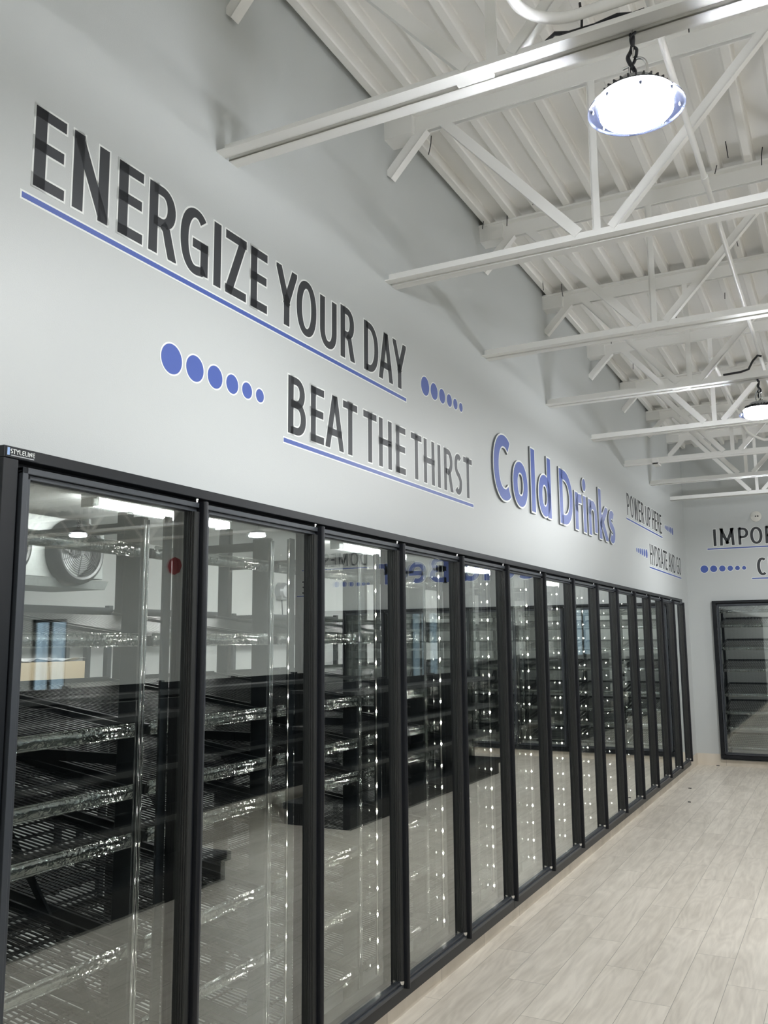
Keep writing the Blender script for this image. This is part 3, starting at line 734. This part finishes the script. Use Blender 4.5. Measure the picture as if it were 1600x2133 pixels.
# ------------------------------------------------------------------ wall lettering: condensed letters drawn with a broad pen
def ell(cx, cy, rx, ry, a0, a1, n=22, p=2.15):
    out = []
    for i in range(n + 1):
        a = math.radians(a0 + (a1 - a0) * i / n); c, s_2 = math.cos(a), math.sin(a)
        out.append((cx + rx * math.copysign(abs(c) ** (2 / p), c), cy + ry * math.copysign(abs(s_2) ** (2 / p), s_2)))
    return out
def bowl(v0, v1, um, uw): return [(0, v1), (um, v1)] + ell(um, (v0 + v1) / 2, uw - um, (v1 - v0) / 2, 90, -90, 18)[1:-1] + [(um, v0), (0, v0)]
def esses(): return ell(0.52, 0.75, 0.50, 0.25, 42, 200, 14) + [(0.12, 0.60), (0.30, 0.535), (0.68, 0.455), (0.90, 0.37)] + ell(0.49, 0.25, 0.51, 0.25, 15, -140, 14)
GL = {
 'E': [[(0, 0), (0, 1)], [(0, 1), (1, 1)], [(0, 0.53), (0.92, 0.53)], [(0, 0), (1, 0)]], 'F': [[(0, 0), (0, 1)], [(0, 1), (1, 1)], [(0, 0.51), (0.9, 0.51)]],
 'N': [[(0, 0), (0, 1)], [(1, 0), (1, 1)], [(0, 1), (1, 0)]], 'R': [[(0, 0), (0, 1)], bowl(0.46, 1, 0.4, 0.90), [(0.45, 0.46), (0.66, 0.38), (0.78, 0.2), (1, -0.1)]],
 'G': [ell(0.56, 0.5, 0.56, 0.5, 50, 275, 30) + [(0.85, 0.02), (1, 0.07)], [(1, 0.05), (1, 0.46)], [(0.6, 0.47), (1, 0.47)]], 'I': [[(0.5, 0), (0.5, 1)]],
 'Z': [[(0, 1), (1, 1)], [(0, 0), (1, 0)], [(0.96, 0.97), (0.04, 0.03)]], 'Y': [[(-0.05, 1.08), (0.5, 0.40)], [(1.05, 1.08), (0.5, 0.40)], [(0.5, 0.44), (0.5, 0)]],
 'O': ['c', ell(0.5, 0.5, 0.5, 0.5, 0, 360, 40)], 'U': [[(0, 1), (0, 0.32)] + ell(0.5, 0.32, 0.5, 0.32, 180, 360, 18)[1:-1] + [(1, 0.32), (1, 1)]],
 'D': [[(0, 0), (0, 1)], bowl(0, 1, 0.28, 1)], 'A': [[(-0.02, -0.08), (0.47, 1.05)], [(1.02, -0.08), (0.53, 1.05)], [(0.16, 0.28), (0.84, 0.28)]],
 'B': [[(0, 0), (0, 1)], bowl(0.53, 1, 0.4, 0.90), bowl(0, 0.53, 0.45, 1)], 'T': [[(0, 1), (1, 1)], [(0.5, 1), (0.5, 0)]], 'H': [[(0, 0), (0, 1)], [(1, 0), (1, 1)], [(0, 0.53), (1, 0.53)]],
 'S': [esses()], 'P': [[(0, 0), (0, 1)], bowl(0.43, 1, 0.4, 1)], 'W': [[(0, 1.05), (0.26, -0.03)], [(0.24, -0.03), (0.5, 1.02)], [(0.5, 1.02), (0.76, -0.03)], [(0.74, -0.03), (1, 1.05)]],
 'M': [[(0.03, -0.03), (0.08, 1)], [(0.97, -0.03), (0.92, 1)], [(0.08, 1.03), (0.5, 0.12)], [(0.92, 1.03), (0.5, 0.12)]], 'C': [ell(0.66, 0.5, 0.66, 0.5, 55, 305, 30)],
 'L': [[(0, 0), (0, 1)], [(0, 0), (1, 0)]],
 'o': ['c', ell(0.5, 0.5, 0.5, 0.5, 0, 360, 40)], 'l': [[(0.5, 0), (0.5, 1)]], 'e': [[(0.0, 0.47), (0.98, 0.47)], [(1.0, 0.47)] + ell(0.5, 0.5, 0.5, 0.5, 8, 300, 34)],
 'r': [[(0, 0), (0, 1)], [(0, 0.5), (0.08, 0.75), (0.35, 0.97), (1.2, 1.0)]], 'n': [[(0, 0), (0, 1)], [(0, 0.60)] + ell(0.5, 0.62, 0.5, 0.38, 165, 0, 18) + [(1, 0)]],
 's': [esses()],
}
GW = dict(E=.11, N=.145, R=.135, G=.148, I=.041, Z=.128, Y=.150, O=.155, U=.143, D=.146, A=.15, B=.134, T=.131, H=.138, S=.111, P=.13, W=.205, M=.20, C=.125, F=.105, L=.1)
def layout(txt, x0, x1):
    """natural letter widths, scaled so that the words fill x0..x1"""
    cur, out = 0.0, []
    for i, chv in enumerate(txt):
        if chv == ' ': cur += 0.055; continue
        nxt = txt[i + 1] if i + 1 < len(txt) else ''
        out.append((chv, cur, cur + GW[chv])); cur += GW[chv] + (0.012 if {chv, nxt} & set('AYT') else 0.032)
    L = out[-1][2]; k = (x1 - x0) / L
    return [(c, x0 + a * k, x0 + b * k) for c, a, b in out]
def clip(poly, ax, val, keep_less):
    out = []
    for i in range(len(poly)):
        p, q = poly[i], poly[(i + 1) % len(poly)]
        dp, dq = (val - p[ax], val - q[ax]) if keep_less else (p[ax] - val, q[ax] - val)
        if dp >= 0: out.append(p)
        if (dp > 0) != (dq > 0) and dp != dq:
            t = dp / (dp - dq); out.append((p[0] + (q[0] - p[0]) * t, p[1] + (q[1] - p[1]) * t))
    return out
def glyph(ch, x0, x1, z0, z1, pv, ph, o, d0, d1, zx=None, box=None):
    """letter as a mesh in the wall frame; pv / ph are the pen's width on stems / bars, o grows it for an outline, d0..d1 its depth off the wall"""
    mb = MB(); W, H = x1 - x0, z1 - z0
    def strokes(st, bx0, bx1, bz0, bz1, cl=True):
        closed = False
        for sk in st:
            if sk == 'c': closed = True; continue
            P_ = [(bx0 + pv / 2 + u * (bx1 - bx0 - pv), bz0 + ph / 2 + v * (bz1 - bz0 - ph)) for u, v in sk]
            if closed: P_ = P_[:-1]
            n = len(P_); L, R = [], []
            for i, p in enumerate(P_):
                if closed: a, b = P_[i - 1], P_[(i + 1) % n]
                else: a, b = P_[max(i - 1, 0)], P_[min(i + 1, n - 1)]
                dx, dz = b[0] - a[0], b[1] - a[1]; l = math.hypot(dx, dz) or 1; dx /= l; dz /= l
                w_ = math.hypot(pv * dz, ph * dx) / 2 + o
                q = p
                if not closed and i in (0, n - 1):
                    e = -1 if i == 0 else 1; cap = math.hypot(pv * dx, ph * dz) / 2 if n == 2 else 0.0
                    q = (p[0] + e * dx * (cap + o), p[1] + e * dz * (cap + o))
                L.append((q[0] - dz * w_, q[1] + dx * w_)); R.append((q[0] + dz * w_, q[1] - dx * w_))
            for i in range(n if closed else n - 1):
                j = (i + 1) % n; poly = [L[i], R[i], R[j], L[j]]
                if cl:
                    for ax, val, kl in ((0, bx0 - o, False), (0, bx1 + o, True), (1, bz0 - o, False), (1, bz1 + o, True)):
                        poly = clip(poly, ax, val, kl)
                        if len(poly) < 3: break
                if len(poly) >= 3:
                    mb.prism([(b, a) for a, b in poly], -d1, -d0, 'Y')
    if ch == 'd':
        strokes([[(0.5, 0), (0.5, 1)]], x1 - pv, x1, z0, z1); strokes(GL['o'], x0, x1 - pv * 0.12, z0, zx)
    elif ch == 'i':
        strokes([[(0.5, 0), (0.5, 1)]], (x0 + x1) / 2 - pv / 2, (x0 + x1) / 2 + pv / 2, z0, zx)
        r = pv * 0.62 + o; c = ((x0 + x1) / 2, z1 - pv * 0.55)
        mb.prism([(c[1] + r * math.sin(2 * PI * k / 24), c[0] + r * math.cos(2 * PI * k / 24)) for k in range(24)], -d1, -d0, 'Y')
    elif ch == 'k':
        strokes([[(0.5, 0), (0.5, 1)]], x0, x0 + pv, z0, z1); strokes([[(1.02, 1.1), (0.05, 0.42)], [(0.22, 0.60), (1.0, -0.1)]], x0 + pv * 0.2, x1, z0, zx)
    elif ch in 'onresc' and zx: strokes(GL[ch], x0, x1, z0, zx)
    else: strokes(GL[ch], x0, x1, z0, z1)
    return mb
def phrase(label, loc, rz, letters, z0, z1, pv, ul=None, rim=0.0065):
    t = thing('wall_lettering', label, 'wall lettering', loc, rz); ph = pv * 0.80
    for ch, xa, xb in letters:
        if ch == 'I': xa, xb = (xa + xb) / 2 - pv / 2, (xa + xb) / 2 + pv / 2
        l = glyph(ch, xa, xb, z0, z1, pv, ph, 0.0, 0.0009, 0.0014).obj('letter', 'ink', t)
        glyph(ch, xa, xb, z0, z1, pv, ph, rim, 0.0002, 0.0008).obj('letter_outline', 'white', l)
    if ul:
        a, b, zc = ul
        u_ = MB().box(a, b, -0.0014, -0.0009, zc - 0.0085, zc + 0.0085).obj('underline', 'blue', t)
        MB().box(a - 0.006, b + 0.006, -0.0008, -0.0002, zc - 0.0145, zc + 0.0145).obj('underline_border', 'white', u_)
    return t
def dots(label, loc, rz, lst):
    t = thing('dot_row_decal', label, 'wall decal', loc, rz)
    for xc, zc, d in lst:
        r = d / 2
        w_ = MB().lathe([(0.0, -0.0008), (r + 0.006, -0.0008), (r + 0.006, -0.0002), (0.0, -0.0002)], 40, (xc, 0, zc), 'Y').obj('dot_border', 'white', t)
        MB().lathe([(0.0, -0.0014), (r, -0.0014), (r, -0.0009), (0.0, -0.0009)], 40, (xc, 0, zc), 'Y').obj('dot', 'blue', t)
    return t
LW = ((0, 0, 0), HL); BW = ((0, YB, 0), 0.0)
EN = [('E', .061, .173), ('N', .204, .347), ('E', .391, .501), ('R', .531, .670), ('G', .688, .838), ('I', .871, .913), ('Z', .941, 1.069), ('E', 1.099, 1.209), ('Y', 1.273, 1.425), ('O', 1.424, 1.580),
      ('U', 1.611, 1.754), ('R', 1.790, 1.925), ('D', 2.013, 2.159), ('A', 2.166, 2.316), ('Y', 2.318, 2.471)]
BT = [('B', 1.366, 1.500), ('E', 1.539, 1.646), ('A', 1.660, 1.817), ('T', 1.812, 1.943), ('T', 2.003, 2.135), ('H', 2.160, 2.297), ('E', 2.344, 2.454), ('T', 2.520, 2.650), ('H', 2.678, 2.818),
      ('I', 2.860, 2.900), ('R', 2.948, 3.081), ('S', 3.100, 3.211), ('T', 3.238, 3.372)]
IM = [('I', .389, .422), ('M', .465, .666), ('P', .711, .843), ('O', .865, 1.021), ('R', 1.055, 1.19), ('T', 1.21, 1.34), ('E', 1.375, 1.485), ('D', 1.525, 1.67)]
phrase('large black ENERGIZE YOUR DAY lettering with blue underline on the left wall', *LW, EN, 2.989, 3.234, 0.041, (0.026, 2.468, 2.944))
phrase('black BEAT THE THIRST lettering with blue underline above the near cooler doors', *LW, BT, 2.543, 2.785, 0.039, (1.335, 3.384, 2.506))
phrase('black POWER UP HERE lettering high on the wall right of Cold Drinks', *LW, layout('POWER UP HERE', 7.742, 9.700), 2.985, 3.225, 0.036, (7.69, 9.717, 2.945))
phrase('black HYDRATE AND GO lettering above the last cooler doors by the corner', *LW, layout('HYDRATE AND GO', 8.868, 11.005), 2.550, 2.790, 0.036, (8.806, 10.99, 2.513))
phrase('black IMPORTED lettering with blue underline on the back wall', *BW, IM, 2.975, 3.210, 0.037, (0.30, 1.76, 2.936))
phrase('black lettering starting with C, low on the back wall beside the blue dots', *BW, layout('CRAFT', 0.926, 1.58), 2.545, 2.785, 0.038, (0.853, 1.66, 2.505))
phrase('black DOMESTIC lettering right of the Cold Beer sign, mirrored in the glass', *BW, layout('DOMESTIC', 5.19, 6.42), 2.962, 3.195, 0.038, (5.12, 6.50, 2.925))
phrase('lone black letter E on the back wall, mirrored in the glass', *BW, [('E', 6.38, 6.49)], 2.52, 2.74, 0.038, (6.30, 6.60, 2.48))
dots('row of six blue dots shrinking to the right, before BEAT THE THIRST', *LW, [(0.66, 2.648, 0.104), (0.781, 2.648, 0.093), (0.893, 2.647, 0.0835), (0.994, 2.647, 0.072), (1.086, 2.646, 0.062), (1.169, 2.646, 0.052)])
dots('row of six blue dots shrinking to the right, after ENERGIZE YOUR DAY', *LW, [(2.709, 3.081, 0.105), (2.829, 3.081, 0.094), (2.94, 3.081, 0.083), (3.044, 3.081, 0.073), (3.133, 3.081, 0.063), (3.218, 3.081, 0.053)])
dots('row of six blue dots growing to the right, after POWER UP HERE', *LW, [(9.945, 3.102, 0.050), (10.03, 3.102, 0.060), (10.13, 3.102, 0.070), (10.235, 3.102, 0.080), (10.345, 3.102, 0.090), (10.47, 3.102, 0.102)])
dots('row of six blue dots growing to the right, before HYDRATE AND GO', *LW, [(8.135, 2.654, 0.050), (8.222, 2.654, 0.060), (8.318, 2.654, 0.070), (8.423, 2.654, 0.080), (8.541, 2.655, 0.090), (8.663, 2.656, 0.102)])
dots('row of six blue dots shrinking to the right on the back wall', *BW, [(0.243, 2.660, 0.104), (0.366, 2.659, 0.093), (0.480, 2.658, 0.0835), (0.583, 2.657, 0.072), (0.676, 2.656, 0.062), (0.761, 2.655, 0.052)])
dots('row of blue dots right of the Cold Beer sign, mirrored in the glass', *BW, [(5.18, 2.65, 0.052), (5.27, 2.65, 0.062), (5.37, 2.65, 0.072), (5.50, 2.655, 0.0835), (5.64, 2.66, 0.093), (5.79, 2.66, 0.104)])

def raised_sign(sign, loc, rz, letters, z0, zcap, zasc, zx, pv):
    """every letter stands off the wall as a thing of its own"""
    for i, (ch, xa, xb) in enumerate(letters):
        t = thing('raised_letter', 'raised blue letter %s with white rim, %s letter of the %s sign' % (ch, ORD[i], sign), 'sign letter', loc, rz, 'raised letters of the %s sign' % sign)
        zt = zcap if ch.isupper() else zasc; zz = None if ch.isupper() or ch == 'l' else zx
        if ch == 'l': xa, xb = (xa + xb) / 2 - pv / 2, (xa + xb) / 2 + pv / 2
        ph = pv * 0.86
        glyph(ch, xa, xb, z0, zt, pv, ph, 0.012, 0.001, 0.012, zz).obj('side', 'greyside', t)
        glyph(ch, xa, xb, z0, zt, pv, ph, 0.012, 0.0122, 0.0135, zz).obj('white_rim', 'white', t)
        glyph(ch, xa, xb, z0, zt, pv, ph, 0.0, 0.0136, 0.015, zz).obj('blue_face', 'blue', t)
CD = [('C', 3.726, 4.045), ('o', 4.098, 4.400), ('l', 4.493, 4.578), ('d', 4.661, 4.970), ('D', 5.206, 5.576), ('r', 5.655, 5.876), ('i', 5.920, 6.000), ('n', 6.094, 6.384), ('k', 6.466, 6.790), ('s', 6.845, 7.080)]
CBR = [('C', 2.22, 2.55), ('o', 2.595, 2.91), ('l', 3.02, 3.11), ('d', 3.18, 3.50), ('B', 3.71, 4.04), ('e', 4.10, 4.42), ('e', 4.455, 4.725), ('r', 4.775, 4.99)]
raised_sign('Cold Drinks', *LW, CD, 2.614, 3.052, 3.076, 2.928, 0.086)
raised_sign('Cold Beer', *BW, CBR, 2.625, 3.035, 3.07, 2.97, 0.088)

# frame badge
t = thing('frame_badge', 'small STYLELINE badge with blue mark on the upper left corner of the black cooler frame', 'badge', (0.0552, 0, 0), HL)
MB().box(-0.024, 0.082, -0.0008, 0.0, 2.184, 2.211).obj('plate', 'black', t)
for ch, xa, xb in layout('STYLELINE', -0.010, 0.068):
    glyph(ch, xa, xb, 2.1935, 2.206, 0.0022, 0.0018, 0.0, 0.0008, 0.0012).obj('letter', 'white', t)
MB().box(-0.020, -0.0125, -0.0012, -0.0008, 2.188, 2.208).obj('mark', 'logo', t)
MB().box(-0.008, 0.066, -0.0012, -0.0008, 2.1875, 2.190).obj('tagline_strip', 'lampgrey', t)

# ceiling-mounted style motion sensor on the back wall
t = thing('motion_sensor', 'round white twin-eye sensor on the back wall above the IMPORTED lettering', 'sensor', (0.955, YB, 3.352))
MB().lathe([(0.0, -0.030), (0.045, -0.028), (0.058, -0.018), (0.070, -0.014), (0.074, -0.004), (0.074, 0.0), (0.0, 0.0)], 36, (0, 0, 0), 'Y').obj('body', 'sensor', t, smooth=True)
for x in (-0.002, 0.026):
    MB().lathe([(0.0, -0.036), (0.009, -0.034), (0.0105, -0.028), (0.0105, -0.022)], 16, (x, 0, 0.0), 'Y').obj('eye', 'dark', t, smooth=True)

# bits of black debris on the floor
for (x, y, s, lb) in ((0.27, 11.42, 0.020, 'small black chip on the floor at the foot of the back wall'), (0.22, 9.35, 0.016, 'small black chip on the planks before the last cooler doors'), (0.35, 8.45, 0.014, 'thin dark sliver lying on the planks nearer than the black chip')):
    o = MB().prism([(-s, -0.4 * s), (0.7 * s, -0.5 * s), (1.1 * s, 0.1 * s), (-0.3 * s, 0.6 * s)], 0.0, 0.008, 'Z').obj('debris_chip', 'cable'); o.location = (x, y, 0); tag(o, lb, 'debris')

# ------------------------------------------------------------------ black gondola shelving in the aisles (seen mirrored in the glass)
def gondola(label, xc, y0, y1, h=1.30, hd=0.38):
    t = thing('gondola_shelving', label, 'gondola', (xc, y0, 0), 0, 'black gondolas in the aisles')
    L = y1 - y0
    MB().box(-hd + 0.04, hd - 0.04, 0.02, L - 0.02, 0, 0.14).obj('kick_base', 'gondola', t)
    MB().box(-hd, hd, 0, L, 0.14, 0.20).obj('base_deck', 'gondola', t, bevel=0.004)
    MB().box(-0.02, 0.02, 0.10, L - 0.10, 0.20, h).obj('back_panel', 'gondola', t)
    n = max(2, round(L / 1.22))
    for k in range(n + 1):
        y = 0.10 + (L - 0.2) * k / n; MB().box(-0.035, 0.035, y - 0.02, y + 0.02, 0.20, h + 0.02).obj('upright', 'gondola', t)
    for s in (-1, 1):
        for z in (0.52, 0.86, 1.20):
            MB().box(min(s * 0.02, s * (hd - 0.04)), max(s * 0.02, s * (hd - 0.04)), 0.10, L - 0.10, z, z + 0.03).obj('shelf', 'gondola', t)
            e = s * (hd - 0.04); MB().box(min(e, e + s * 0.006), max(e, e + s * 0.006), 0.10, L - 0.10, z - 0.004, z + 0.034).obj('price_channel', 'pricegrey', t)
    return t
gondola('empty black gondola shelving in the near aisle, seen mirrored in the first two glass doors', 2.60, -3.2, 3.88)
gondola('empty black gondola shelving farther along the first row, mirrored in the middle glass doors', 2.60, 5.68, 9.60)
gondola('empty black gondola shelving in the second row, seen mirrored behind the nearer gondolas', 4.42, -2.0, 9.4)
t = thing('stop_sign_panel', 'small red octagonal sign far right on the back wall, mirrored in the glass', 'sign', (9.35, YB, 3.14))
MB().lathe([(0.0, -0.006), (0.17, -0.006), (0.17, 0.0), (0.0, 0.0)], 8, (0, 0, 0), 'Y').obj('plate', 'red', t)
